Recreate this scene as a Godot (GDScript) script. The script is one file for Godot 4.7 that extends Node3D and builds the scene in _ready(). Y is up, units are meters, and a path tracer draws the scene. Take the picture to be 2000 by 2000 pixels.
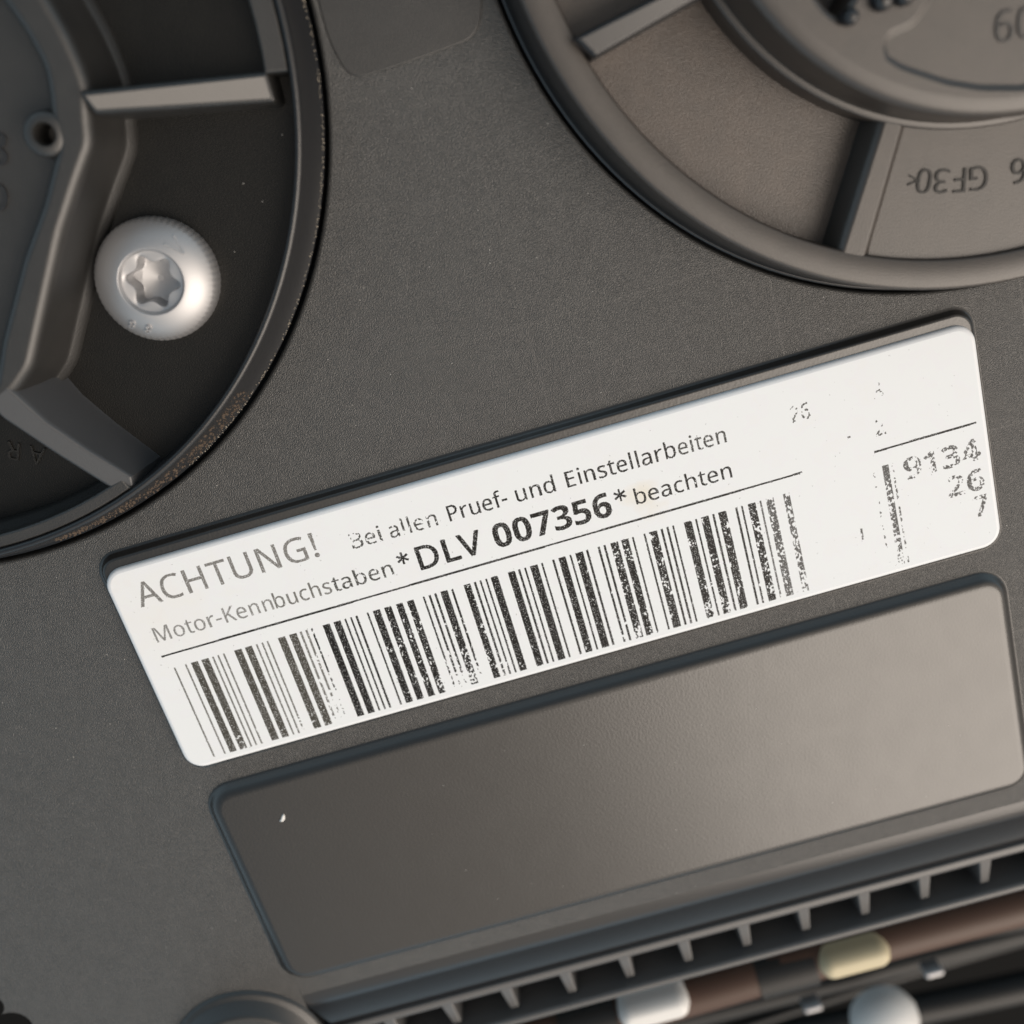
extends Node3D
# A worn white engine label on a black plastic timing cover, close up. Lengths below are in millimetres; MM turns them into metres.
const MM := 0.001
var mats := {}
var rng := RandomNumberGenerator.new()

func _ready() -> void:
	rng.seed = 7
	make_camera()
	make_light()
	make_materials()
	build_cover()
	build_left_cap()
	build_right_cap()
	build_bolt()
	build_label()
	build_debris()
	build_engine_bay()

# ---------------------------------------------------------------- camera, sky, sun
func make_camera() -> void:
	var cam := Camera3D.new()
	cam.name = "camera"
	var right := Vector3(0.96024, 0.05377, 0.27396)
	var up := Vector3(0.27592, -0.33235, -0.90189)
	var back := right.cross(up)
	cam.transform = Transform3D(Basis(right, up, back).orthonormalized(), Vector3(51.29, 112.3, -32.9) * MM)
	var lens := CameraAttributesPhysical.new()
	lens.frustum_focal_length = 24.66      # the field of a phone's main camera
	lens.frustum_focus_distance = 0.1175
	lens.frustum_near = 0.01
	lens.frustum_far = 20.0
	lens.exposure_aperture = 10.5
	cam.attributes = lens
	cam.fov = 51.95
	cam.near = 0.01
	cam.far = 20.0
	add_child(cam)
	cam.current = true

func make_light() -> void:
	var sky := ProceduralSkyMaterial.new()
	sky.sky_top_color = Color(0.40, 0.45, 0.49)
	sky.sky_horizon_color = Color(0.82, 0.93, 0.99)
	sky.sky_curve = 0.33
	sky.ground_horizon_color = Color(0.20, 0.21, 0.22)
	sky.ground_bottom_color = Color(0.14, 0.14, 0.14)
	sky.sky_energy_multiplier = 0.85
	var env := Environment.new()
	env.background_mode = Environment.BG_SKY
	env.sky = Sky.new()
	env.sky.sky_material = sky
	env.tonemap_mode = Environment.TONE_MAPPER_LINEAR
	env.tonemap_exposure = 1.62
	env.sdfgi_enabled = true
	env.ssao_enabled = true
	env.ssil_enabled = true
	var world := WorldEnvironment.new()
	world.name = "world"
	world.environment = env
	add_child(world)
	var sun := DirectionalLight3D.new()
	sun.name = "sun"
	sun.light_energy = 0.5
	sun.light_color = Color(1.0, 0.948, 0.893)
	sun.light_angular_distance = 50.0
	sun.shadow_enabled = true
	sun.transform.basis = Basis.looking_at(-Vector3(0.46, 0.735, 0.50).normalized())
	add_child(sun)

# ---------------------------------------------------------------- materials
func noise_tex(size: int, freq: float, octaves: int, sd: int, lo: float, hi: float, normal := false, strength := 1.0) -> NoiseTexture2D:
	var n := FastNoiseLite.new()
	n.noise_type = FastNoiseLite.TYPE_SIMPLEX_SMOOTH
	n.frequency = freq
	n.fractal_octaves = octaves
	n.seed = sd
	var t := NoiseTexture2D.new()
	t.width = size
	t.height = size
	t.seamless = true
	t.seamless_blend_skirt = 0.02
	t.noise = n
	if normal:
		t.as_normal_map = true
		t.bump_strength = strength
	else:
		var g := Gradient.new()
		g.set_color(0, Color(lo, lo, lo))
		g.set_color(1, Color(hi, hi, hi))
		t.color_ramp = g
	return t

# Fine moulding grain: mostly even, with scattered lighter and darker grains.
func speckle_tex(size: int, sd: int) -> ImageTexture:
	var n := FastNoiseLite.new()
	n.noise_type = FastNoiseLite.TYPE_SIMPLEX_SMOOTH
	n.frequency = 0.17
	n.seed = sd
	var base := n.get_seamless_image(size, size, false, false, 0.02, true)
	var slow := FastNoiseLite.new()
	slow.frequency = 0.008
	slow.fractal_octaves = 4
	slow.seed = sd + 1
	var wide := slow.get_seamless_image(size, size, false, false, 0.02, true)
	var im := Image.create(size, size, false, Image.FORMAT_RGB8)
	var r := RandomNumberGenerator.new()
	r.seed = sd
	for y in size:
		for x in size:
			var v := 0.66 + 0.30 * (base.get_pixel(x, y).r - 0.5) + 0.12 * (wide.get_pixel(x, y).r - 0.5) + r.randf_range(-0.06, 0.06)
			im.set_pixel(x, y, Color(v, v, v))
	return ImageTexture.create_from_image(im)

# Smooth moulding: even, with faint scuffs and pale dust flecks.
func scuff_tex(size: int, sd: int) -> ImageTexture:
	var im := Image.create(size, size, false, Image.FORMAT_RGB8)
	im.fill(Color(0.62, 0.62, 0.62))
	var r := RandomNumberGenerator.new()
	r.seed = sd
	for i in 1500:
		var p := Vector2(r.randf(), r.randf()) * size
		var d := Vector2.from_angle(PI / 2 + r.randfn(0.0, 0.35))
		var v := r.randf_range(0.66, 0.86)
		for k in r.randi_range(2, 16):
			var q := p + d * k
			im.set_pixel(posmod(int(q.x), size), posmod(int(q.y), size), Color(v, v, v))
	for i in 700:
		var p := Vector2i(r.randi() % size, r.randi() % size)
		var v := r.randf_range(0.75, 1.0)
		im.set_pixelv(p, Color(v, v, v))
		im.set_pixel((p.x + 1) % size, p.y, Color(v, v, v))
	return ImageTexture.create_from_image(im)

func plastic(called: String, albedo: Color, rough: float, cm: float, grain: Texture2D, scale: float, spec := 0.5) -> StandardMaterial3D:
	var m := StandardMaterial3D.new()
	m.resource_name = called
	m.albedo_color = albedo.linear_to_srgb()
	m.roughness = rough
	m.metallic_specular = spec
	m.uv1_triplanar = true
	m.uv1_scale = Vector3.ONE * scale
	if grain:
		m.heightmap_enabled = true
		m.heightmap_texture = grain
		m.heightmap_scale = cm
		m.heightmap_deep_parallax = false
	mats[called] = m
	return m

func make_materials() -> void:
	var grain := noise_tex(1024, 0.15, 2, 3, 0.0, 1.0)
	var fleck := speckle_tex(1024, 11)
	var smear := noise_tex(1024, 0.012, 5, 21, 0.90, 1.0)
	var m := plastic("grained", Color(0.070, 0.069, 0.066), 0.50, 0.0095, grain, 38.0, 0.74)
	m.albedo_texture = fleck
	m = plastic("smooth", Color(0.036, 0.035, 0.034), 0.33, 0.0008, grain, 17.0, 0.72)
	m.roughness_texture = smear
	m.albedo_texture = scuff_tex(1024, 31)
	m.uv1_scale = Vector3(17, 17, 11)
	m = plastic("satin", Color(0.036, 0.035, 0.0335), 0.44, 0.002, grain, 34.0, 0.70)
	m.albedo_texture = fleck
	m = plastic("cap_floor", Color(0.013, 0.0125, 0.0105), 0.40, 0.0022, grain, 34.0, 0.42)
	m.albedo_texture = fleck
	m = plastic("rail", Color(0.075, 0.074, 0.074), 0.46, 0.002, grain, 34.0, 0.72)
	m = plastic("rib_plate", Color(0.040, 0.042, 0.046), 0.48, 0.001, grain, 34.0, 0.70)
	m = plastic("warm_sheen_satin", Color(0.072, 0.056, 0.045), 0.44, 0.002, grain, 34.0, 0.72)  # black satin; the brown is warm reflected light put into the colour
	m.albedo_texture = fleck
	m = plastic("pocket", Color(0.115, 0.080, 0.059), 0.44, 0.004, grain, 34.0, 0.70)  # brown of the reflected warm sheen painted into the floor colour
	m.albedo_texture = fleck
	m = plastic("gloss", Color(0.011, 0.012, 0.014), 0.30, 0.0006, grain, 20.0, 0.6)
	m = plastic("grit_brown", Color(0.085, 0.062, 0.045), 0.9, 0.0, null, 1.0)
	m = plastic("grit_pale", Color(0.36, 0.32, 0.26), 0.9, 0.0, null, 1.0)
	m = plastic("speck", Color(0.55, 0.53, 0.50), 0.8, 0.0, null, 1.0)
	m = plastic("white_paper", Color(0.775, 0.80, 0.83), 0.42, 0.0006, grain, 14.0)
	m = plastic("zinc", Color(0.50, 0.50, 0.51), 0.52, 0.0050, smear, 16.0)
	m.metallic = 0.8
	m.roughness_texture = smear
	m = plastic("copper_hose", Color(0.075, 0.038, 0.024), 0.5, 0.0, null, 1.0)
	m = plastic("white_plastic", Color(0.80, 0.79, 0.77), 0.5, 0.0, null, 1.0)
	m = plastic("cream_plastic", Color(0.62, 0.54, 0.36), 0.5, 0.0, null, 1.0)
	m = plastic("rubber_and_letter_shade", Color(0.010, 0.010, 0.010), 0.5, 0.0, null, 1.0)  # rubber black; also stands in for shade on the moulded letters
	m = plastic("dark_metal", Color(0.012, 0.0115, 0.011), 0.45, 0.0, null, 1.0)
	m = plastic("near_black", Color(0.006, 0.006, 0.006), 0.8, 0.0, null, 1.0, 0.2)  # near-black, rough, weak specular, for the bay floor

# ---------------------------------------------------------------- mesh helpers (all in mm; x right along the label, y up, z down the label)
class Build:
	var v := PackedVector3Array()
	var n := PackedVector3Array()
	func tri(a: Vector3, b: Vector3, c: Vector3, na: Vector3, nb: Vector3, nc: Vector3) -> void:
		var g := (b - a).cross(c - a)
		if g.length_squared() < 1e-14:
			return
		if g.dot(na + nb + nc) > 0.0:      # front faces run clockwise
			v.append_array([a, c, b]); n.append_array([na, nc, nb])
		else:
			v.append_array([a, b, c]); n.append_array([na, nb, nc])
	func quad(a: Vector3, b: Vector3, c: Vector3, d: Vector3, na: Vector3, nb: Vector3, nc: Vector3, nd: Vector3) -> void:
		tri(a, b, c, na, nb, nc)
		tri(a, c, d, na, nc, nd)
	func mesh(origin: Vector3) -> ArrayMesh:
		var pts := PackedVector3Array()
		for p in v:
			pts.append((p - origin) * MM)
		var arr := []
		arr.resize(Mesh.ARRAY_MAX)
		arr[Mesh.ARRAY_VERTEX] = pts
		arr[Mesh.ARRAY_NORMAL] = n
		var m := ArrayMesh.new()
		m.add_surface_from_arrays(Mesh.PRIMITIVE_TRIANGLES, arr)
		return m

func profile_normals(prof: Array, cap: bool) -> Array:
	var seg := []
	for k in prof.size() - 1:
		var d: Vector2 = prof[k + 1] - prof[k]
		seg.append(Vector2(d.y, d.x).normalized())
	var out := []
	for k in seg.size():
		var a: Vector2 = seg[k]
		var b: Vector2 = seg[k]
		if k > 0 and seg[k - 1].dot(seg[k]) > 0.55:
			a = (seg[k - 1] + seg[k]).normalized()
		if k < seg.size() - 1 and seg[k + 1].dot(seg[k]) > 0.55:
			b = (seg[k + 1] + seg[k]).normalized()
		elif k == seg.size() - 1 and cap and seg[k].y > 0.6:
			b = Vector2(0, 1)
		out.append([a, b])
	return out

# Stacks offset copies of a polygon (x, z). prof: (inset, y), from the outside up and in.
func loft(b: Build, poly: PackedVector2Array, prof: Array, cap := true, bottom := false) -> void:
	var area := 0.0
	var c := poly.size()
	for i in c:
		area += poly[i].cross(poly[(i + 1) % c])
	var p := poly.duplicate()
	if area < 0.0:
		p.reverse()
	var en := []
	for i in c:
		var d: Vector2 = (p[(i + 1) % c] - p[i]).normalized()
		en.append(Vector2(d.y, -d.x))
	var mit := []
	var smooth := []
	for i in c:
		var n1: Vector2 = en[(i + c - 1) % c]
		var n2: Vector2 = en[i]
		var dt := n1.dot(n2)
		mit.append((n1 + n2) / maxf(0.35, 1.0 + dt))
		smooth.append((n1 + n2).normalized() if dt > 0.75 else Vector2.ZERO)
	var pn := profile_normals(prof, cap)
	for k in prof.size() - 1:
		for i in c:
			var j := (i + 1) % c
			var ni: Vector2 = smooth[i] if smooth[i] != Vector2.ZERO else en[i]
			var nj: Vector2 = smooth[j] if smooth[j] != Vector2.ZERO else en[i]
			var a0 := at(p[i] - mit[i] * prof[k].x, prof[k].y)
			var a1 := at(p[j] - mit[j] * prof[k].x, prof[k].y)
			var b0 := at(p[i] - mit[i] * prof[k + 1].x, prof[k + 1].y)
			var b1 := at(p[j] - mit[j] * prof[k + 1].x, prof[k + 1].y)
			b.quad(a0, a1, b1, b0, tilt(ni, pn[k][0]), tilt(nj, pn[k][0]), tilt(nj, pn[k][1]), tilt(ni, pn[k][1]))
	if cap:
		var last: Vector2 = prof[prof.size() - 1]
		var ring := PackedVector2Array()
		for i in c:
			ring.append(p[i] - mit[i] * last.x)
		flat(b, ring, last.y)
	if bottom:
		flat(b, p, prof[0].y, -1.0)

# After vertices have been moved, flat faces get the normal of their new slope.
func reface(b: Build) -> void:
	for t in range(0, b.v.size(), 3):
		if b.n[t] == b.n[t + 1] and b.n[t] == b.n[t + 2]:
			var g := (b.v[t + 1] - b.v[t]).cross(b.v[t + 2] - b.v[t]).normalized()
			g = g if g.dot(b.n[t]) > 0.0 else -g
			b.n[t] = g
			b.n[t + 1] = g
			b.n[t + 2] = g

func at(q: Vector2, y: float) -> Vector3:
	return Vector3(q.x, y, q.y)

func tilt(o: Vector2, pn: Vector2) -> Vector3:
	return Vector3(o.x * pn.x, pn.y, o.y * pn.x).normalized()

func flat(b: Build, ring: PackedVector2Array, y: float, way := 1.0) -> void:
	var idx := Geometry2D.triangulate_polygon(ring)
	var up := Vector3(0, way, 0)
	if idx.is_empty():               # the ring crosses itself somewhere: clean it first
		for clean in Geometry2D.offset_polygon(ring, 0.004):
			if not Geometry2D.is_polygon_clockwise(clean):
				var more := Geometry2D.triangulate_polygon(clean)
				for t in range(0, more.size(), 3):
					b.tri(at(clean[more[t]], y), at(clean[more[t + 1]], y), at(clean[more[t + 2]], y), up, up, up)
	for t in range(0, idx.size(), 3):
		b.tri(at(ring[idx[t]], y), at(ring[idx[t + 1]], y), at(ring[idx[t + 2]], y), up, up, up)

func circle(c: Vector2, r: float, n := 96) -> PackedVector2Array:
	var p := PackedVector2Array()
	for i in n:
		p.append(c + Vector2.from_angle(TAU * i / n) * r)
	return p

# A ring sector between two angles (degrees, from +x towards +z).
func sector(c: Vector2, r0: float, r1: float, a0: float, a1: float, n := 48) -> PackedVector2Array:
	var p := PackedVector2Array()
	for i in n + 1:
		p.append(c + Vector2.from_angle(deg_to_rad(lerpf(a0, a1, float(i) / n))) * r1)
	for i in n + 1:
		p.append(c + Vector2.from_angle(deg_to_rad(lerpf(a1, a0, float(i) / n))) * r0)
	return p

func round_poly(src: Array, r: float, steps := 6) -> PackedVector2Array:
	var p := PackedVector2Array()
	var c := src.size()
	for i in c:
		var q: Vector2 = src[i]
		var a: Vector2 = src[(i + c - 1) % c]
		var d: Vector2 = src[(i + 1) % c]
		var ra := minf(r, 0.45 * minf(q.distance_to(a), q.distance_to(d)))
		var s := q + (a - q).normalized() * ra
		var e := q + (d - q).normalized() * ra
		for k in steps + 1:
			var t := float(k) / steps
			p.append(s.lerp(q, t).lerp(q.lerp(e, t), t))
	return p

func round_rect(x0: float, z0: float, x1: float, z1: float, r: float) -> PackedVector2Array:
	var p := PackedVector2Array()
	for k in 4:
		var c: Vector2 = [Vector2(x1 - r, z1 - r), Vector2(x0 + r, z1 - r), Vector2(x0 + r, z0 + r), Vector2(x1 - r, z0 + r)][k]
		for i in 9:
			p.append(c + Vector2.from_angle(PI / 2 * (k + i / 8.0)) * r)
	return p

# A profile (out, y) swept straight from a to b; out is measured to the right of a>b seen from above.
func extrude(b: Build, a: Vector2, e: Vector2, prof: Array) -> void:
	var d := (e - a).normalized()
	var o := Vector2(-d.y, d.x)
	for k in prof.size() - 1:
		var s: Vector2 = prof[k + 1] - prof[k]
		var nn := Vector2(-s.y, s.x).normalized()
		var na := nn
		var nb := nn
		if k > 0:
			var s0: Vector2 = prof[k] - prof[k - 1]
			var n0 := Vector2(-s0.y, s0.x).normalized()
			if n0.dot(nn) > 0.55:
				na = (n0 + nn).normalized()
		if k < prof.size() - 2:
			var s2: Vector2 = prof[k + 2] - prof[k + 1]
			var n2 := Vector2(-s2.y, s2.x).normalized()
			if n2.dot(nn) > 0.55:
				nb = (n2 + nn).normalized()
		var va := Vector3(o.x * na.x, na.y, o.y * na.x)
		var vb := Vector3(o.x * nb.x, nb.y, o.y * nb.x)
		b.quad(at(a + o * prof[k].x, prof[k].y), at(e + o * prof[k].x, prof[k].y), at(e + o * prof[k + 1].x, prof[k + 1].y), at(a + o * prof[k + 1].x, prof[k + 1].y), va, va, vb, vb)

# A grid of closed rings with smooth normals (used for turned things).
func rings(b: Build, rows: Array) -> void:
	var c: int = rows[0].size()
	var nor := []
	for k in rows.size():
		var line := PackedVector3Array()
		for i in c:
			var du: Vector3 = rows[k][(i + 1) % c] - rows[k][(i + c - 1) % c]
			var dv: Vector3 = rows[mini(k + 1, rows.size() - 1)][i] - rows[maxi(k - 1, 0)][i]
			line.append(dv.cross(du).normalized())
		nor.append(line)
	for k in rows.size() - 1:
		for i in c:
			var j := (i + 1) % c
			b.quad(rows[k][i], rows[k][j], rows[k + 1][j], rows[k + 1][i], nor[k][i], nor[k][j], nor[k + 1][j], nor[k + 1][i])

func part(called: String, b: Build, mat: String, parent: Node3D, origin: Vector3) -> MeshInstance3D:
	var o := MeshInstance3D.new()
	o.name = called
	o.mesh = b.mesh(origin)
	o.material_override = mats[mat]
	parent.add_child(o, true)
	return o

func thing(called: String, label: String, category: String, origin: Vector3, group := "") -> Node3D:
	var o := Node3D.new()
	o.name = called
	o.position = origin * MM
	o.set_meta("label", label)
	o.set_meta("category", category)
	if group:
		o.set_meta("group", group)
	add_child(o, true)
	return o

func lettering(called: String, text: String, height: float, where: Vector3, turn: float, mat: String, parent: Node3D, origin: Vector3, depth := 0.2, tip := Vector3.UP) -> void:
	var t := TextMesh.new()
	var f := SystemFont.new()
	f.font_names = PackedStringArray(["Droid Sans"])
	t.font = f
	t.font_size = 64
	var k := height * MM / (64 * 0.714 * 0.01)
	t.pixel_size = 0.01
	t.depth = depth * MM / k
	t.text = text
	t.curve_step = 0.5
	var mid := t.get_aabb().get_center()
	var o := MeshInstance3D.new()
	o.name = called
	o.mesh = t
	o.material_override = mats[mat]
	var lie := Basis(Vector3.UP, turn) * Basis(Vector3.RIGHT, -PI / 2)
	if tip != Vector3.UP:
		lie = Basis(Vector3.UP.cross(tip).normalized(), Vector3.UP.angle_to(tip)) * lie
	o.transform = Transform3D(lie.scaled(Vector3.ONE * k), (where - origin) * MM - lie * Vector3(k * mid.x, k * mid.y, 0.0))
	parent.add_child(o, true)

# ---------------------------------------------------------------- the cover
const CL := Vector2(-5.69, -51.59)
const CR := Vector2(105.53, -49.73)
const HOLE_L := 48.1
const HOLE_R := 46.95

func build_cover() -> void:
	var og := Vector3(40, 0, 0)
	var root := thing("engine_cover", "large black grained plastic engine cover carrying the white label and the long raised panel", "engine cover", og)
	var b := Build.new()
	var outline := PackedVector2Array([Vector2(-67.6, -112), Vector2(150, -112), Vector2(150, 64.6), Vector2(0.5, 64.6), Vector2(0.5, 86), Vector2(-33.0, 86)])
	var pieces: Array = [outline]
	for bite in [circle(Vector2(-38.6, 53.2), 1.9, 20), circle(Vector2(-37.2, 57.4), 2.6, 24)]:
		pieces = Geometry2D.clip_polygons(pieces[0], bite)
	var whole: PackedVector2Array = pieces[0]
	var cuts := [-100.0, CL.x, CR.x, 200.0]
	for k in 3:
		var strip := PackedVector2Array([Vector2(cuts[k], -200), Vector2(cuts[k + 1], -200), Vector2(cuts[k + 1], 200), Vector2(cuts[k], 200)])
		for piece in Geometry2D.intersect_polygons(whole, strip):
			for q in Geometry2D.clip_polygons(piece, circle(CL, HOLE_L, 160)):
				for s in Geometry2D.clip_polygons(q, circle(CR, HOLE_R, 160)):
					flat(b, s, 0.0)
	# rolled lips of the two round openings
	var lip := [Vector2(0, 0), Vector2(0.18, -0.03), Vector2(0.34, -0.14), Vector2(0.43, -0.34), Vector2(0.46, -0.7), Vector2(0.46, -4.0)]
	loft(b, circle(CL, HOLE_L, 160), lip, false)
	loft(b, circle(CR, HOLE_R, 160), lip, false)
	# left edge, turned down
	for run in [[Vector2(-33.0, 86), Vector2(-37.6, 59.9)], [Vector2(-39.2, 50.6), Vector2(-67.6, -112)]]:
		extrude(b, run[0], run[1], [Vector2(-0.001, 0), Vector2(0.3, -0.1), Vector2(0.5, -0.5), Vector2(0.55, -8)])
	part("body_panel", b, "grained", root, og)

	b = Build.new()
	loft(b, round_rect(-0.35, -1.55, 100.4, 27.55, 2.3), [Vector2(-0.25, 0.0), Vector2(0.0, 0.06), Vector2(0.16, 0.22), Vector2(0.36, 0.66), Vector2(0.5, 0.83), Vector2(0.75, 0.9)])
	part("label_pad", b, "smooth", root, og)

	b = Build.new()
	loft(b, round_rect(-0.3, 30.55, 100.2, 61.9, 3.4), [Vector2(-0.2, 0.0), Vector2(0.0, 0.05), Vector2(0.15, 0.2), Vector2(0.5, 0.68), Vector2(0.85, 0.98), Vector2(1.3, 1.15), Vector2(1.8, 1.2)])
	part("raised_panel", b, "smooth", root, og)

	b = Build.new()
	loft(b, round_poly([Vector2(44.5, -70), Vector2(42.6, -48), Vector2(42.5, -44.8), Vector2(43.3, -41.0), Vector2(49.6, -41.0), Vector2(56.6, -41.4), Vector2(58.2, -45), Vector2(58.6, -70)], 2.6), [Vector2(0, 0.0), Vector2(0.05, 0.1), Vector2(0.14, 0.13)])
	part("smooth_patch", b, "satin", root, og)

	# round boss near the lower left, beside the toothed rail
	var bc := Vector2(-9.17, 71.62)
	b = Build.new()
	loft(b, circle(bc, 10.5, 72), [Vector2(-0.15, 0.0), Vector2(0.05, 0.4), Vector2(0.25, 0.55), Vector2(0.8, 0.6), Vector2(0.95, 0.7), Vector2(1.9, 2.1), Vector2(2.15, 2.4), Vector2(2.5, 2.5)])
	var boss := part("round_boss", b, "satin", root, og)
	b = Build.new()
	loft(b, circle(bc, 6.3, 48), [Vector2(0, 2.5), Vector2(0.1, 2.62), Vector2(0.4, 2.7)])
	part("boss_disc", b, "satin", boss, og)

	# the edge that falls away to the toothed rail
	b = Build.new()
	extrude(b, Vector2(0.5, 0), Vector2(150, 0), [Vector2(64.599, 0), Vector2(66.0, -0.06), Vector2(67.0, -0.35), Vector2(67.9, -0.9), Vector2(74.9, -4.9), Vector2(75.4, -5.05), Vector2(75.5, -5.05)])
	part("sloping_edge", b, "gloss", root, og)
	b = Build.new()
	extrude(b, Vector2(-1, 0), Vector2(150, 0), [Vector2(75.5, -5.3), Vector2(75.55, -4.75), Vector2(75.8, -4.6), Vector2(76.5, -4.6), Vector2(76.9, -4.72), Vector2(77.1, -5.1), Vector2(77.3, -11), Vector2(83.1, -11.5), Vector2(83.2, -6.1), Vector2(83.4, -5.65), Vector2(83.8, -5.5), Vector2(84.3, -5.62), Vector2(84.6, -6.1), Vector2(84.9, -16)])
	var rail := part("toothed_rail", b, "rail", root, og)
	var x := -0.5
	while x < 140.0:
		b = Build.new()
		var hw := 0.95
		loft(b, PackedVector2Array([Vector2(x - hw, 77.0), Vector2(x + hw, 77.0), Vector2(x + hw * 0.72, 82.6), Vector2(x - hw * 0.72, 82.6)]), [Vector2(-0.25, -11.0), Vector2(0.0, -5.5), Vector2(0.12, -5.15), Vector2(0.3, -5.0)])
		for i in b.v.size():                 # the tooth's back slopes down
			var p: Vector3 = b.v[i]
			if p.y > -8.0:
				b.v[i].y -= maxf(0.0, p.z - 77.0) * 0.32
		reface(b)
		part("tooth", b, "rail", rail, og)
		x += 8.66

# ---------------------------------------------------------------- left cap
func build_left_cap() -> void:
	var og := Vector3(CL.x, 0, CL.y)
	var root := thing("round_cover", "round black cap holding the silver bolt, with a tall angular rib", "round cover", og)
	var b := Build.new()
	loft(b, circle(CL, 47.25, 160), [Vector2(0, -3.5), Vector2(0, -0.12), Vector2(0.06, 0.02), Vector2(0.25, 0.1), Vector2(1.45, 3.9), Vector2(1.62, 4.5), Vector2(1.85, 4.72), Vector2(2.1, 4.72), Vector2(2.3, 4.5), Vector2(2.4, 4.0), Vector2(2.5, 0.0)], false)
	part("rim", b, "gloss", root, og)
	b = Build.new()
	flat(b, circle(CL, 44.9, 96), 0.0)
	part("floor", b, "cap_floor", root, og)
	b = Build.new()
	loft(b, sector(CL, 42.4, 45.0, -130, 11.2), [Vector2(0, 0), Vector2(0.1, 3.7), Vector2(0.2, 4.05), Vector2(0.45, 4.2)])
	part("rim_flange", b, "satin", root, og)
	b = Build.new()
	loft(b, sector(CL, 43.3, 45.0, 71.5, 190), [Vector2(-0.5, 0), Vector2(-0.4, 2.0), Vector2(0.0, 2.3), Vector2(0.1, 4.0), Vector2(0.2, 4.3), Vector2(0.4, 4.4)])
	part("rim_flange", b, "satin", root, og)

	# tall angular rib: its crest is at 8 mm
	var crest := [Vector2(15.0, -66), Vector2(18.8, -59.5), Vector2(20.2, -54.2), Vector2(20.75, -51.0), Vector2(20.9, -48.2), Vector2(20.8, -46.4), Vector2(19.8, -43.8), Vector2(19.2, -41.9), Vector2(16.7, -39.2), Vector2(13.3, -35.3), Vector2(5.3, -24.3), Vector2(2.9, -22.6), Vector2(-0.6, -21.2), Vector2(-4.0, -24.0), Vector2(1.4, -23.3), Vector2(3.9, -27.2), Vector2(9.2, -33.9), Vector2(13.0, -37.9), Vector2(14.7, -40.1), Vector2(16.5, -42.4), Vector2(16.9, -44.8), Vector2(17.6, -46.8), Vector2(18.1, -49.2), Vector2(17.7, -52.2), Vector2(16.4, -57), Vector2(12.2, -64)]
	var rib_prof := [Vector2(-2.3, 0.0), Vector2(-2.15, 0.8), Vector2(-1.6, 1.1), Vector2(-1.35, 1.6), Vector2(-0.5, 6.5), Vector2(-0.3, 7.25), Vector2(0.05, 7.7), Vector2(0.6, 8.0)]
	b = Build.new()
	loft(b, round_poly(crest, 0.8, 3), rib_prof)
	var rib := part("angular_rib", b, "satin", root, og)
	b = Build.new()
	var eye := Vector2(15.6, -43.7)
	loft(b, circle(eye, 2.15, 40), [Vector2(-0.5, 0.0), Vector2(0.0, 7.0), Vector2(0.15, 7.6), Vector2(0.45, 7.93), Vector2(1.05, 7.95), Vector2(1.2, 7.7), Vector2(1.25, 1.0)], true)
	part("screw_eye", b, "satin", rib, og)
	# lower rib: a plate that runs down to the rim
	b = Build.new()
	loft(b, PackedVector2Array([Vector2(2.5, -23.2), Vector2(4.1, -18.5), Vector2(6.3, -14.5), Vector2(9.0, -10.2), Vector2(8.7, -9.1), Vector2(7.5, -8.6), Vector2(6.5, -9.5), Vector2(3.3, -14.8), Vector2(0.4, -20.1), Vector2(-0.2, -22.2)]), [Vector2(-2.0, 0.0), Vector2(-1.75, 0.5), Vector2(-0.15, 7.3), Vector2(0.04, 7.75), Vector2(0.3, 8.0)])
	for i in b.v.size():
		b.v[i].y *= clampf(1.0 - 0.036 * (b.v[i].z + 22.7), 0.3, 1.02)
	reface(b)
	part("lower_rib", b, "rib_plate", root, og)
	# cross rib, pale on its crest
	b = Build.new()
	loft(b, round_poly([Vector2(20.4, -46.0), Vector2(36.4, -43.55), Vector2(36.2, -40.85), Vector2(20.9, -43.95)], 0.35, 3), [Vector2(-0.4, 0.0), Vector2(-0.1, 7.3), Vector2(0.1, 7.75), Vector2(0.4, 8.0)])
	for i in b.v.size():
		var p := b.v[i]
		b.v[i].y *= 1.15 - 0.043 * (p.x - 20.5) - 0.042 * (p.z + 45.0 - 0.17 * (p.x - 20.0))
	reface(b)
	part("cross_rib", b, "satin", root, og)
	# sunk dish inside the angular rib
	b = Build.new()
	loft(b, PackedVector2Array([Vector2(-40, -80), Vector2(12, -64), Vector2(17.6, -52.5), Vector2(18, -48), Vector2(16.5, -43), Vector2(9.5, -33.6), Vector2(-1, -22.4), Vector2(-30, -30)]), [Vector2(0, 0), Vector2(0, 4.0)])
	part("dish", b, "satin", root, og)
	lettering("raised_mark", "8", 3.0, Vector3(9.6, 4.0, -44.1), -0.4, "gloss", root, og, 0.5)
	lettering("raised_mark", "o", 3.4, Vector3(7.6, 4.0, -40.1), -0.4, "gloss", root, og, 0.5)
	lettering("raised_mark", "A R", 2.0, Vector3(-2.4, 0.0, -15.0), PI - 0.5, "cap_floor", root, og, 0.35)

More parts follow.
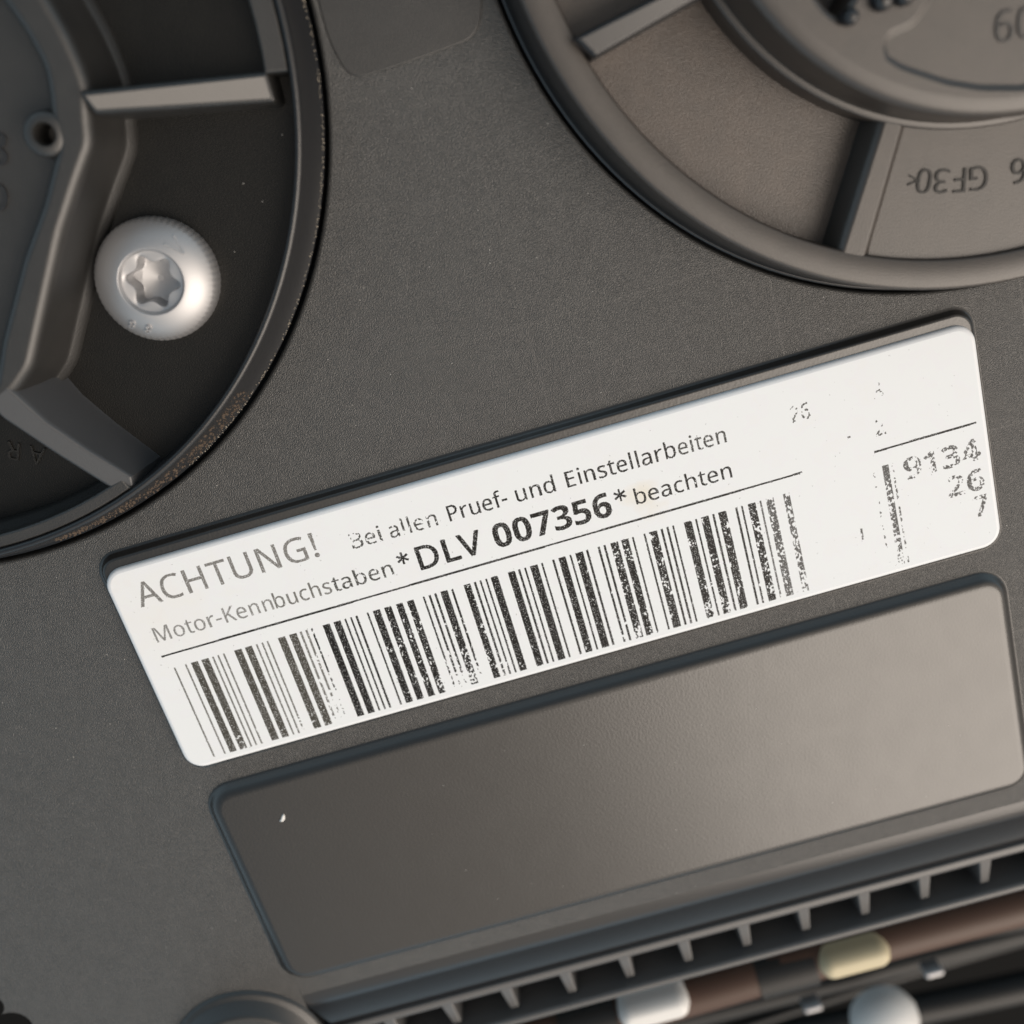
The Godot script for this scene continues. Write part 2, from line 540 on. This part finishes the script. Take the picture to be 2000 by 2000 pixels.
# ---------------------------------------------------------------- right cap
func build_right_cap() -> void:
	var og := Vector3(CR.x, 0, CR.y)
	var root := thing("round_cover", "round black cap, warm reflections tinted into its colour, with a high central hub and moulded GF30 lettering", "round cover", og)
	var b := Build.new()
	loft(b, circle(CR, 46.25, 160), [Vector2(0, -3.5), Vector2(0, -0.1), Vector2(0.05, 0.02), Vector2(0.25, 0.08), Vector2(0.9, 6.4)], false)
	part("rim_wall", b, "gloss", root, og)  # darker material than the rim top: the wall's shade put into its colour
	b = Build.new()
	loft(b, circle(CR, 46.25, 160), [Vector2(0.9, 6.4), Vector2(0.98, 6.75), Vector2(1.12, 6.93), Vector2(1.35, 7.0), Vector2(3.75, 7.0), Vector2(3.95, 6.85), Vector2(4.0, 6.5), Vector2(4.15, 0.6)], false)
	part("rim", b, "warm_sheen_satin", root, og)
	b = Build.new()
	flat(b, circle(CR, 42.4, 96), 2.9)
	part("pocket_floor", b, "pocket", root, og)
	b = Build.new()
	loft(b, sector(CR, 28.6, 42.4, 25, 114.2), [Vector2(0, 0.8), Vector2(0, 6.35)])
	part("sunk_panel", b, "warm_sheen_satin", root, og)
	b = Build.new()
	loft(b, round_poly([CR + Vector2.from_angle(deg_to_rad(119.2)) * 28.2, CR + Vector2.from_angle(deg_to_rad(119.0)) * 43.6, CR + Vector2.from_angle(deg_to_rad(114.0)) * 43.6, CR + Vector2.from_angle(deg_to_rad(112.6)) * 28.2], 0.3, 3), [Vector2(-0.2, 0.8), Vector2(-0.15, 3.0), Vector2(0.05, 3.25), Vector2(0.2, 6.3), Vector2(0.75, 6.86), Vector2(1.0, 6.96)])
	part("radial_web", b, "warm_sheen_satin", root, og)
	b = Build.new()
	loft(b, sector(CR, 28.6, 29.75, 25, 116), [Vector2(0, 5.0), Vector2(0, 6.8), Vector2(0.15, 6.96)])
	part("inner_border", b, "warm_sheen_satin", root, og)
	# hub with an opening in its top
	var notch := round_poly([Vector2(82.2, -39.5), Vector2(84.2, -35.6), Vector2(85.1, -33.9), Vector2(86.4, -32.6), Vector2(87.1, -33.0), Vector2(88.6, -34.6), Vector2(90.5, -39.5)], 0.5, 3)
	b = Build.new()
	var hub := [Vector2(-0.75, 0.8), Vector2(-0.7, 6.9), Vector2(-0.55, 7.05), Vector2(-0.1, 7.1), Vector2(0.0, 7.3), Vector2(0.15, 13.0), Vector2(0.4, 13.6), Vector2(0.9, 13.92), Vector2(1.9, 14.0)]
	loft(b, circle(CR, 29.35, 120), hub, false)
	var plate := round_poly([Vector2(95, -36), Vector2(94.1, -32.8), Vector2(92.6, -31.4), Vector2(90.4, -31.2), Vector2(89.6, -30.2), Vector2(89.7, -28.9), Vector2(91.1, -27.6), Vector2(94.8, -25.3), Vector2(97.7, -24.0), Vector2(101.5, -22.9), Vector2(108, -22.7), Vector2(118, -27), Vector2(122, -45), Vector2(100, -50)], 0.7, 4)
	var edges := [0.0, 86.5, 100.0, 300.0]
	for k in 3:
		var q := PackedVector2Array([Vector2(edges[k], -200), Vector2(edges[k + 1], -200), Vector2(edges[k + 1], 100), Vector2(edges[k], 100)])
		for s in Geometry2D.intersect_polygons(circle(CR, 27.45, 120), q):
			for r in Geometry2D.clip_polygons(s, notch):
				for f in Geometry2D.clip_polygons(r, plate):
					flat(b, f, 14.0)
	loft(b, notch, [Vector2(0, 14.0), Vector2(0.3, 13.9), Vector2(0.55, 13.6), Vector2(0.75, 9.0)])
	var hub_part := part("hub", b, "warm_sheen_satin", root, og)
	b = Build.new()
	loft(b, plate, [Vector2(0, 14.0), Vector2(0.12, 13.97), Vector2(0.5, 13.6), Vector2(0.65, 13.55)])
	part("sunk_plate", b, "warm_sheen_satin", hub_part, og)
	for k in [[Vector2(87.15, -33.15), 0.75], [Vector2(90.1, -33.7), 0.95], [Vector2(92.0, -33.6), 0.95]]:
		b = Build.new()
		var r: float = k[1]
		loft(b, circle(k[0], r, 20), [Vector2(0, 13.5), Vector2(0, 14.6), Vector2(r * 0.15, 15.0), Vector2(r * 0.45, 15.35), Vector2(r * 0.8, 15.45)])
		part("lug", b, "gloss", hub_part, og)
	lettering("moulded_text", "09", 2.6, Vector3(101.6, 13.56, -28.6), PI - 0.12, "gloss", hub_part, og, 0.3)
	# radial rib across the pocket
	b = Build.new()
	loft(b, round_poly([Vector2(64.5, -38.3), Vector2(66.0, -36.2), Vector2(80, -39.2), Vector2(79, -40.6)], 0.3, 3), [Vector2(-0.3, 0.8), Vector2(-0.05, 11.3), Vector2(0.1, 11.75), Vector2(0.35, 12.0)])
	for i in b.v.size():
		b.v[i].y *= clampf(0.70 + 0.010 * (b.v[i].x - 65.5) - 0.028 * (b.v[i].z + 37.3 + 0.16 * (b.v[i].x - 65.5)), 0.5, 1.0)
	reface(b)
	part("radial_rib", b, "gloss", root, og)
	# moulded letters, each turned along the arc, read from the hub's side
	var word := [["<", 109.8], ["0", 108.0], ["3", 105.1], ["F", 102.1], ["G", 99.0], ["6", 92.4], ["A", 89.2], ["P", 86.0], [">", 83.4]]
	for w in word:
		var a := deg_to_rad(w[1])
		var q := CR + Vector2.from_angle(a) * 34.8
		lettering("moulded_text", w[0], 2.3 if not w[0] in "<>" else 1.5, Vector3(q.x, 6.36, q.y), PI / 2 - a + PI, "rubber_and_letter_shade", root, og, 0.3)  # same plastic as the cap; near-black colour paints the letter walls' shade

# ---------------------------------------------------------------- bolt
func build_bolt() -> void:
	var og := Vector3(18.5, 0.0, -28.4)
	var root := thing("flanged_bolt", "silver dome-headed bolt with a six-lobed socket, seated in the left cap", "bolt", og)
	var n := 360
	var turn := func(prof: Array, knurl: float) -> Array:
		var rows := []
		for q in prof:
			var line := PackedVector3Array()
			for i in n:
				var a := TAU * i / n
				var r: float = q.x
				if knurl > 0.0 and q.x > 5.75:
					r += knurl * (absf(fmod(i, 6.0) - 3.0) / 1.5 - 1.0)
				line.append(og + Vector3(cos(a) * r, q.y, sin(a) * r))
			rows.append(line)
		return rows
	var b := Build.new()
	rings(b, turn.call([Vector2(6.1, 0.0), Vector2(6.2, 0.6), Vector2(6.22, 1.5), Vector2(6.12, 1.9), Vector2(5.9, 2.25), Vector2(5.7, 2.5), Vector2(5.2, 2.95), Vector2(4.6, 3.35), Vector2(3.9, 3.68), Vector2(3.45, 3.82), Vector2(3.3, 3.84)], 0.025))
	rings(b, turn.call([Vector2(3.3, 3.84), Vector2(3.2, 3.78), Vector2(3.1, 3.5), Vector2(3.0, 3.3)], 0.0))
	part("head", b, "zinc", root, og)
	# socket: a flat ring, then six lobes going down
	b = Build.new()
	var lobes := func(y: float, k: float) -> PackedVector3Array:
		var line := PackedVector3Array()
		for i in n:
			var a := TAU * i / n
			var r := (2.28 + 0.36 * cos(6.0 * a - 2.5) + 0.05 * cos(12.0 * a - 5.0)) * k
			line.append(og + Vector3(cos(a) * r, y, sin(a) * r))
		return line
	rings(b, [turn.call([Vector2(3.0, 3.3)], 0.0)[0], lobes.call(3.2, 1.03)])
	rings(b, [lobes.call(3.2, 1.03), lobes.call(3.12, 1.0)])
	rings(b, [lobes.call(3.12, 1.0), lobes.call(0.5, 0.96)])
	rings(b, [lobes.call(0.5, 0.96), turn.call([Vector2(1.75, 0.42)], 0.0)[0]])
	rings(b, turn.call([Vector2(1.75, 0.42), Vector2(1.0, 0.2), Vector2(0.3, 0.02)], 0.0))
	flat(b, PackedVector2Array(circle(Vector2(og.x, og.z), 0.31, 24)), 0.025)
	part("socket", b, "zinc", root, og)
	lettering("stamped_mark", "8", 1.0, Vector3(16.3, 3.25, -24.1), 2.4, "zinc", root, og, 0.3, Vector3(-0.3, 1, 0.55).normalized())
	lettering("stamped_mark", "8", 1.0, Vector3(14.9, 3.15, -25.0), 2.4, "zinc", root, og, 0.3, Vector3(-0.45, 1, 0.45).normalized())
	lettering("stamped_mark", "V", 1.9, Vector3(22.1, 3.35, -30.9), 0.5, "zinc", root, og, 0.3, Vector3(0.45, 1, -0.35).normalized())

# ---------------------------------------------------------------- label
const PX := 20.48                  # label texture pixels per mm
var ink: Image
var wear_noise: FastNoiseLite
var wear_fine: FastNoiseLite

func ink_at(x: int, y: int, wear: float, tone: Color) -> void:
	var f := wear_fine.get_noise_2d(x, y * 0.8) * 0.5 + 0.5
	var g := wear_noise.get_noise_2d(x, y * 0.55) * 0.5 + 0.5
	if f * 0.55 + g * 0.45 < wear * 0.9:
		return
	var j := wear_fine.get_noise_2d(x * 1.3 + 900.0, y * 1.3) * 0.9
	ink.set_pixel(clampi(x + roundi(j), 0, 2047), clampi(y + roundi(wear_fine.get_noise_2d(x * 1.3, y * 1.3 + 700.0) * 0.9), 0, ink.get_height() - 1), tone)

func write(text: String, x0: float, x1: float, base: float, cap: float, wear: float, tone: Color, fat := 0.0, bold := false) -> void:
	var t := TextMesh.new()
	var f := SystemFont.new()
	f.font_names = PackedStringArray(["Droid Sans"])
	f.font_weight = 700 if bold else 400
	t.font = f
	t.font_size = 96
	t.depth = 0.0
	t.pixel_size = 0.01
	t.curve_step = 0.5
	t.text = "H"
	var ref := t.get_aabb()
	t.text = text
	var box := t.get_aabb()
	var arr := t.get_mesh_arrays()
	var vs: PackedVector3Array = arr[Mesh.ARRAY_VERTEX]
	var ix = arr[Mesh.ARRAY_INDEX]
	var list: PackedInt32Array = ix if ix != null and ix.size() > 0 else PackedInt32Array(range(vs.size()))
	var kx := (x1 - x0) / box.size.x
	var ky := cap / ref.size.y
	var done := {}
	var offs := [Vector2.ZERO]
	if fat > 0.0:
		offs = [Vector2(-fat, 0), Vector2(fat, 0), Vector2(0, -fat), Vector2(0, fat), Vector2.ZERO]
	for off in offs:
		for k in range(0, list.size(), 3):
			var q := []
			for j in 3:
				var p: Vector3 = vs[list[k + j]]
				q.append(Vector2(x0 + (p.x - box.position.x) * kx, base - (p.y - ref.position.y) * ky) * PX + off * PX)
			fill(q[0], q[1], q[2], wear, tone, done)

func fill(a: Vector2, b: Vector2, c: Vector2, wear: float, tone: Color, done: Dictionary) -> void:
	var d := (b - a).cross(c - a)
	if absf(d) < 1e-6:
		return
	for y in range(maxi(0, floori(minf(a.y, minf(b.y, c.y)))), mini(ink.get_height() - 1, ceili(maxf(a.y, maxf(b.y, c.y)))) + 1):
		for x in range(maxi(0, floori(minf(a.x, minf(b.x, c.x)))), mini(ink.get_width() - 1, ceili(maxf(a.x, maxf(b.x, c.x)))) + 1):
			var p := Vector2(x + 0.5, y + 0.5)
			if (b - a).cross(p - a) / d < -0.001 or (c - b).cross(p - b) / d < -0.001 or (a - c).cross(p - c) / d < -0.001:
				continue
			var key := y * 4096 + x
			if done.has(key):
				continue
			done[key] = true
			ink_at(x, y, wear, tone)

func bar(x0: float, x1: float, z0: float, z1: float, w0: float, w1: float, tone: Color) -> void:
	for y in range(int(z0 * PX), int(z1 * PX)):
		var t := (y / PX - z0) / (z1 - z0)
		for x in range(roundi(x0 * PX), roundi(x1 * PX)):
			ink_at(x, y, lerpf(w0, w1, t * t), tone)

func rule(x0: float, x1: float, z0: float, z1: float, wear: float, tone: Color) -> void:
	for x in range(int(x0 * PX), int(x1 * PX)):
		var z := lerpf(z0, z1, (x / PX - x0) / (x1 - x0))
		for y in range(roundi((z - 0.115) * PX), roundi((z + 0.115) * PX)):
			ink_at(x, y, wear, tone)

func build_label() -> void:
	wear_noise = FastNoiseLite.new()
	wear_noise.frequency = 0.035
	wear_noise.seed = 5
	wear_fine = FastNoiseLite.new()
	wear_fine.frequency = 0.11
	wear_fine.fractal_octaves = 2
	wear_fine.seed = 8
	var h := int(27.0 * PX)
	ink = Image.create(2048, h, false, Image.FORMAT_RGB8)
	var paper := Color(0.775, 0.80, 0.83).linear_to_srgb()
	ink.fill(paper)
	# a faint tea-coloured stain beside «beachten», and slight yellowing
	var stain := FastNoiseLite.new()
	stain.frequency = 0.012
	stain.fractal_octaves = 4
	for y in h:
		for x in 2048:
			var p := Vector2(x, y) / PX
			var n := stain.get_noise_2d(x, y)
			var s := clampf(1.0 - (p - Vector2(61.0, 8.6)).length() / (2.6 + 2.0 * n), 0.0, 1.0) * 0.5
			s += clampf(1.0 - (p - Vector2(4.0, 7.0)).length() / (9.0 + 5.0 * n), 0.0, 1.0) * 0.10
			s += maxf(0.0, n) * 0.06
			if s > 0.004:
				ink.set_pixel(x, y, paper.lerp(Color(0.86, 0.78, 0.62), minf(s, 0.6) * 0.6))
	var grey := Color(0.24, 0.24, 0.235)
	var dark := Color(0.07, 0.065, 0.06)
	var black := Color(0.035, 0.028, 0.025)
	var pale := Color(0.33, 0.33, 0.33)
	var b2 := 5.47
	write("ACHTUNG!", 2.86, 24.2, 5.15, 2.92, 0.16, Color(0.47, 0.465, 0.455))  # left ink greyer: fade and glossy sheen both put into the colour
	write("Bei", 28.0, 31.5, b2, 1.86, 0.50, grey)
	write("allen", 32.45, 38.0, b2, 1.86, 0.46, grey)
	write("Pruef-", 39.35, 46.2, b2, 1.86, 0.22, dark)
	write("und", 47.2, 51.7, b2, 1.86, 0.2, dark)
	write("Einstellarb", 53.05, 65.6, b2, 1.86, 0.24, dark)
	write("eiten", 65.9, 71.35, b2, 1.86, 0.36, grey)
	var b3 := 9.78
	write("Motor-Kenn", 2.95, 17.1, b3, 1.85, 0.16, Color(0.5, 0.5, 0.495))  # greyed like the heading, sheen mixed with fade
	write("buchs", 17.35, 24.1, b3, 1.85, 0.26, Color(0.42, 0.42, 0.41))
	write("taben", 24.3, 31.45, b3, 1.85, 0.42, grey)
	star(Vector2(32.9, 8.1), 0.72, 0.22, black)
	write("DLV", 34.5, 42.0, 10.1, 2.75, 0.2, black, 0.05)
	write("007356", 43.45, 57.15, 10.12, 2.86, 0.16, black, 0.0, true)
	star(Vector2(58.4, 8.0), 0.72, 0.3, black)
	write("beachten", 59.95, 71.1, 9.68, 1.85, 0.24, dark)
	rule(2.7, 77.6, 11.58, 11.42, 0.12, dark)
	rule(77.6, 78.8, 11.42, 11.4, 0.5, dark)
	rule(87.1, 98.75, 11.44, 11.38, 0.08, dark)
	# the bar code: each bar's left and right edge, its wear at the top and at the foot
	var bars := [[3.49,3.64,.1,.1,1],[4.83,5.02,.12,.2,1],[5.55,6.38,.12,.34,0],[6.84,7.7,.12,.4,0],[8.13,8.33,.1,.3,1],[8.79,8.99,.1,.36,1],[9.47,9.67,.1,.4,1],[10.84,11.7,.12,.34,0],[12.18,13.01,.12,.38,0],[13.47,13.67,.1,.42,1],[14.15,14.35,.1,.44,1],[14.8,15.0,.12,.6,1],[16.17,17.04,.14,.38,0],[17.53,18.39,.16,.42,0],[18.81,19.03,.3,.62,1],[19.49,19.71,.36,.75,1],[20.17,20.37,.45,.8,1],[21.56,22.43,.22,.38,0],[22.9,23.73,.18,.34,0],[24.21,24.42,.12,.24,1],[24.88,25.09,.12,.22,1],[25.54,25.77,.12,.26,1],[26.91,27.11,.32,.3,1],[27.64,28.48,.34,.32,0],[29.02,29.85,.36,.36,0],[30.41,31.2,.4,.42,0],[31.73,32.54,.36,.44,0],[33.64,33.86,.24,.72,1],[34.34,34.56,.22,.7,1],[35.02,35.24,.28,.7,1],[35.72,36.56,.3,.62,0],[37.02,37.24,.32,.8,1],[38.53,39.32,.36,.5,0],[39.75,39.97,.18,.5,1],[40.43,40.64,.18,.46,1],[41.09,41.31,.16,.4,1],[41.74,42.6,.2,.36,0],[43.78,44.65,.24,.34,0],[45.03,45.25,.14,.2,1],[45.73,45.95,.14,.2,1],[46.44,47.31,.26,.32,0],[47.73,47.95,.14,.18,1],[49.09,49.31,.14,.2,1],[49.79,50.65,.28,.36,0],[51.11,51.33,.16,.2,1],[51.81,52.68,.34,.28,0],[53.1,53.32,.16,.26,1],[54.46,54.67,.32,.44,1],[55.13,55.35,.24,.44,1],[55.97,56.84,.42,.5,0],[57.23,58.05,.4,.46,0],[58.48,58.7,.26,.36,1],[59.85,60.07,.18,.28,1],[60.51,61.41,.42,.42,0],[61.87,62.09,.2,.32,1],[62.55,62.77,.22,.36,1],[63.23,63.45,.22,.44,1],[64.58,65.5,.36,.54,0],[65.91,66.13,.26,.44,1],[66.59,67.46,.38,.48,0],[67.93,68.15,.24,.42,1],[68.61,69.51,.42,.44,0],[70.62,70.84,.22,.34,1],[71.28,71.5,.24,.42,1],[72.09,72.97,.44,.42,0],[73.44,73.65,.36,.46,1],[74.16,75.03,.5,.46,0],[76.17,76.9,.5,.58,0],[87.63,88.36,.46,.64,0],[86.5,86.72,.68,.72,1],[88.72,88.9,.62,.5,1]]
	for q in bars:
		var tone: Color = (Color(0.42, 0.42, 0.41) if q[4] == 1 else Color(0.27, 0.26, 0.24)) if q[0] < 20.0 else (black if q[0] < 60.0 else Color(0.09, 0.085, 0.08))  # left bars lighter: gloss sheen and fade worked into the tone
		if q[0] > 73.0:
			tone = pale
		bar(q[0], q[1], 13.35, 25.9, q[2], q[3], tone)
	# faded print at the right end
	write("26", 78.7, 80.9, 5.45, 1.85, 0.58, grey)
	write("3", 88.1, 89.1, 5.6, 1.85, 0.62, grey)
	write("2", 87.6, 88.7, 9.7, 1.85, 0.62, grey)
	write("9134", 90.1, 98.7, 15.75, 2.45, 0.53, pale, 0.09)
	write("26", 94.6, 98.7, 19.35, 2.4, 0.53, pale, 0.09)
	write("7", 97.2, 98.8, 22.6, 2.4, 0.51, pale, 0.09)
	bar(84.0, 84.25, 20.1, 21.5, 0.4, 0.4, pale)
	bar(84.4, 84.75, 8.8, 9.0, 0.45, 0.45, pale)
	# specks of ink and dirt
	for i in 260:
		var p := Vector2(rng.randf_range(1, 99), rng.randf_range(1, 26)) * PX
		for k in rng.randi_range(1, 4):
			var q := p + Vector2(rng.randf_range(-1.5, 1.5), rng.randf_range(-1.5, 1.5))
			ink.set_pixelv(Vector2i(q), paper.lerp(grey, rng.randf_range(0.1, 0.7)))
	var face_mat := StandardMaterial3D.new()
	face_mat.resource_name = "label_print"
	face_mat.albedo_texture = ImageTexture.create_from_image(ink)
	face_mat.roughness = 0.50
	face_mat.metallic_specular = 0.36
	mats["label_print"] = face_mat

	var og := Vector3(50, 0.9, 13.5)
	var root := thing("label", "white rectangular label with worn black print and bar code, headed ACHTUNG!", "label", og)
	var outline := round_rect(0.0, 0.0, 100.0, 26.95, 2.3)
	var b := Build.new()
	loft(b, outline, [Vector2(0.0, 0.9), Vector2(0.03, 1.1), Vector2(0.14, 1.3), Vector2(0.32, 1.44), Vector2(0.55, 1.5)], false)
	part("rounded_edge", b, "white_paper", root, og)
	# printed face with its own texture coordinates
	b = Build.new()
	loft(b, outline, [Vector2(0.55, 1.5)])
	var face := part("printed_face", b, "label_print", root, og)
	var arr := face.mesh.surface_get_arrays(0)
	var uv := PackedVector2Array()
	for p in b.v:
		uv.append(Vector2(p.x * PX / 2048.0, p.z * PX / h))
	arr[Mesh.ARRAY_TEX_UV] = uv
	var m := ArrayMesh.new()
	m.add_surface_from_arrays(Mesh.PRIMITIVE_TRIANGLES, arr)
	face.mesh = m

func star(c: Vector2, r: float, wear: float, tone: Color) -> void:
	var done := {}
	for k in 3:
		var d := Vector2.from_angle(PI / 2 + k * PI / 3) * r
		var o := d.orthogonal().normalized() * 0.12
		fill((c - d - o) * PX, (c - d + o) * PX, (c + d + o) * PX, wear, tone, done)
		fill((c - d - o) * PX, (c + d + o) * PX, (c + d - o) * PX, wear, tone, done)

# ---------------------------------------------------------------- dust, grit
func grain_mesh(sd: int) -> ArrayMesh:
	var r := RandomNumberGenerator.new()
	r.seed = sd
	var ico := SphereMesh.new()
	ico.radius = 0.5 * MM
	ico.height = 1.0 * MM
	ico.radial_segments = 6
	ico.rings = 3
	var arr := ico.get_mesh_arrays()
	var vs: PackedVector3Array = arr[Mesh.ARRAY_VERTEX]
	var seen := {}
	for i in vs.size():
		var key := str((vs[i] * 1e5).round())
		if not seen.has(key):
			seen[key] = r.randf_range(0.6, 1.2)
		vs[i] *= seen[key]
	arr[Mesh.ARRAY_VERTEX] = vs
	var m := ArrayMesh.new()
	m.add_surface_from_arrays(Mesh.PRIMITIVE_TRIANGLES, arr)
	return m

func scatter(called: String, label: String, spots: Array, mat: String) -> void:
	var mm := MultiMesh.new()
	mm.transform_format = MultiMesh.TRANSFORM_3D
	mm.mesh = grain_mesh(4)
	mm.instance_count = spots.size()
	for i in spots.size():
		var s: float = spots[i][1]
		var bs := Basis.from_euler(Vector3(rng.randf() * TAU, rng.randf() * TAU, rng.randf() * TAU)).scaled(Vector3(s, s * 0.6, s))
		mm.set_instance_transform(i, Transform3D(bs, spots[i][0] * MM))
	var o := MultiMeshInstance3D.new()
	o.name = called
	o.multimesh = mm
	o.material_override = mats[mat]
	o.set_meta("label", label)
	o.set_meta("category", "dirt")
	o.set_meta("kind", "stuff")
	add_child(o, true)

func build_debris() -> void:
	var spots := []
	for i in 1100:      # grit caught on the lower slope of the left cap's rim
		var a := deg_to_rad(rng.randf_range(52, 86))
		var u := rng.randf()
		var r := lerpf(47.0, 45.9, u)
		var q := CL + Vector2.from_angle(a) * r
		spots.append([Vector3(q.x, 0.15 + u * 3.4, q.y), 0.06 + 0.34 * pow(rng.randf(), 4.0)])
	scatter("grit", "brown grit caught along the lower rim of the left cap", spots, "grit_brown")
	spots = []
	for i in 380:      # pale dust along the foot of the rim
		var a := deg_to_rad(rng.randf_range(-2, 66))
		var q := CL + Vector2.from_angle(a) * rng.randf_range(47.0, 47.22)
		spots.append([Vector3(q.x, rng.randf_range(0.0, 0.25), q.y), rng.randf_range(0.05, 0.14)])
	scatter("dust_line", "pale dust lining the foot of the left cap's rim", spots, "grit_pale")
	spots = []
	for i in 240:
		var x := rng.randf_range(-36, 104)
		var z := rng.randf_range(-50, 66)
		var y := 0.0
		var q := Vector2(x, z)
		if q.distance_to(CL) < 48.5 or q.distance_to(CR) < 47.5 or Rect2(-1, -2, 102, 30).has_point(q) or q.distance_to(Vector2(-9, 71)) < 12:
			continue
		if Rect2(2.5, 33.5, 95, 26).has_point(q):
			y = 1.2
		elif Rect2(-1, 30, 102, 33).has_point(q):
			continue
		spots.append([Vector3(x, y, z), rng.randf_range(0.04, 0.13)])
	for i in 60:
		var q := Vector2(rng.randf_range(8, 38), rng.randf_range(-40, -10))
		if q.distance_to(CL) < 44 and q.distance_to(Vector2(19.15, -28.7)) > 6.5 and q.x > 24:
			spots.append([Vector3(q.x, 0.0, q.y), rng.randf_range(0.05, 0.16)])
	scatter("dust_specks", "tiny pale dust specks scattered over the black plastic", spots, "speck")
	var b := Build.new()
	loft(b, PackedVector2Array([Vector2(7.65, 37.0), Vector2(7.95, 36.75), Vector2(8.25, 36.3), Vector2(8.5, 36.2), Vector2(8.55, 36.55), Vector2(8.4, 36.95), Vector2(8.1, 37.15)]), [Vector2(0, 1.2), Vector2(0.04, 1.4), Vector2(0.14, 1.5)])
	var o := thing("paint_flake", "small cream flake lying on the left end of the long raised panel", "flake", Vector3(8.1, 1.5, 36.8))
	part("flake", b, "white_plastic", o, Vector3(8.1, 1.5, 36.8))

# ---------------------------------------------------------------- what lies below the cover's edge
func tube(b: Build, pts: Array, r: float, n := 20) -> void:
	var rows := []
	for k in pts.size():
		var d: Vector3 = (pts[mini(k + 1, pts.size() - 1)] - pts[maxi(k - 1, 0)]).normalized()
		var s := d.cross(Vector3.UP).normalized()
		var u := s.cross(d)
		var line := PackedVector3Array()
		for i in n:
			var a := TAU * i / n
			line.append(pts[k] + (s * cos(a) - u * sin(a)) * r)
		rows.append(line)
	rings(b, rows)

func build_engine_bay() -> void:
	var b := Build.new()
	flat(b, PackedVector2Array([Vector2(-400, -400), Vector2(500, -400), Vector2(500, 500), Vector2(-400, 500)]), -75.0)
	var o := MeshInstance3D.new()
	o.name = "engine_bay_floor"
	o.mesh = b.mesh(Vector3(0, -75, 0))
	o.position = Vector3(0, -75, 0) * MM
	o.material_override = mats["near_black"]
	o.set_meta("kind", "structure")
	o.set_meta("label", "dark floor of the engine bay far below the cover's lower edge")
	add_child(o)

	var og := Vector3(60, -18, 99.6)
	var root := thing("hose", "copper-brown hose running just below the toothed rail", "hose", og)
	b = Build.new()
	var pts := []
	for i in 24:
		var x := -10.0 + i * 8.0
		pts.append(Vector3(x, -18.0 - 0.004 * (x - 60.0) * (x - 60.0) * 0.05, 99.6 + 0.5 * sin(x * 0.06)))
	tube(b, pts, 3.3)
	part("hose_wall", b, "copper_hose", root, og)
	for k in [29.0, 61.0, 108.0]:
		b = Build.new()
		tube(b, [Vector3(k, -18, 99.6), Vector3(k + 0.2, -18, 99.6), Vector3(k + 9.0, -18, 99.6), Vector3(k + 9.2, -18, 99.6)], 3.6)
		part("hose_sleeve", b, "rubber_and_letter_shade", root, og)

	og = Vector3(44.3, -15, 97)
	root = thing("connector", "white plastic connector beside the brown hose, left of the cream one", "connector", og)
	b = Build.new()
	loft(b, round_rect(38.6, 95.4, 49.9, 99.9, 2.1), [Vector2(0.0, -18), Vector2(0.0, -15.0), Vector2(0.4, -13.8), Vector2(1.0, -13.2), Vector2(1.6, -13.0)])
	part("shell", b, "white_plastic", root, og)
	og = Vector3(76, -15, 97.9)
	root = thing("connector", "cream plastic connector beside the brown hose, right of the white one", "connector", og)
	b = Build.new()
	loft(b, round_rect(70.6, 96.0, 81.8, 100.3, 2.1), [Vector2(0.0, -18), Vector2(0.0, -15.0), Vector2(0.4, -13.8), Vector2(1.0, -13.2), Vector2(1.7, -13.0)])
	part("shell", b, "cream_plastic", root, og)

	og = Vector3(82.5, -32, 127.5)
	root = thing("round_plug", "pale grey domed plug low in the engine bay", "plug", og)
	b = Build.new()
	loft(b, circle(Vector2(82.6, 132.0), 6.2, 40), [Vector2(0.6, -35), Vector2(0, -33), Vector2(0.3, -31.2), Vector2(1.4, -29.4), Vector2(3.0, -28.2), Vector2(4.8, -27.7)])
	part("dome", b, "white_plastic", root, og)

	# dark cables, parallel to the rail
	var cables := [[-30.0, 108.0, 1.5, "rubber_and_letter_shade", 0.02], [-31.0, 112.5, 0.9, "dark_metal", -0.05], [-38.0, 119.5, 2.2, "rubber_and_letter_shade", 0.06], [-42.0, 125.5, 1.0, "dark_metal", -0.03], [-46.0, 133.0, 2.4, "rubber_and_letter_shade", 0.05], [-48.0, 142.0, 1.2, "dark_metal", -0.06], [-52.0, 152.0, 3.0, "rubber_and_letter_shade", 0.03]]
	var names := ["thin black cable nearest the brown hose", "thin grey cable second below the brown hose", "thick black cable third below the brown hose", "thin grey cable passing behind the domed plug", "thick black cable just below the domed plug", "thin grey cable second from the bottom right corner", "thickest black cable, lowest at the bottom right corner"]
	for i in cables.size():
		var c: Array = cables[i]
		og = Vector3(70, c[0], c[1])
		root = thing("cable", names[i], "cable", og, "cables in the engine bay")
		b = Build.new()
		pts = []
		for k in 20:
			var x := -40.0 + k * 12.0
			pts.append(Vector3(x, c[0], c[1] + 1.5 * sin(x * 0.03 + i * 1.7) + c[4] * (x - 70.0)))
		tube(b, pts, c[2], 14)
		part("sheath", b, c[3], root, og)

	# two small bright clips among the cables
	for q in [[Vector2(70.0, 120.6), "small bright metal clip left of the domed plug"], [Vector2(91.7, 119.9), "small bright metal clip right of the domed plug"]]:
		og = Vector3(q[0].x, -28, q[0].y)
		root = thing("clip", q[1], "clip", og, "metal clips among the cables")
		b = Build.new()
		loft(b, round_rect(q[0].x - 1.6, q[0].y - 0.6, q[0].x + 1.6, q[0].y + 0.6, 0.4), [Vector2(0, -31), Vector2(0, -28.4), Vector2(0.2, -28.1), Vector2(0.4, -28.0)])
		part("clip_body", b, "zinc", root, og)
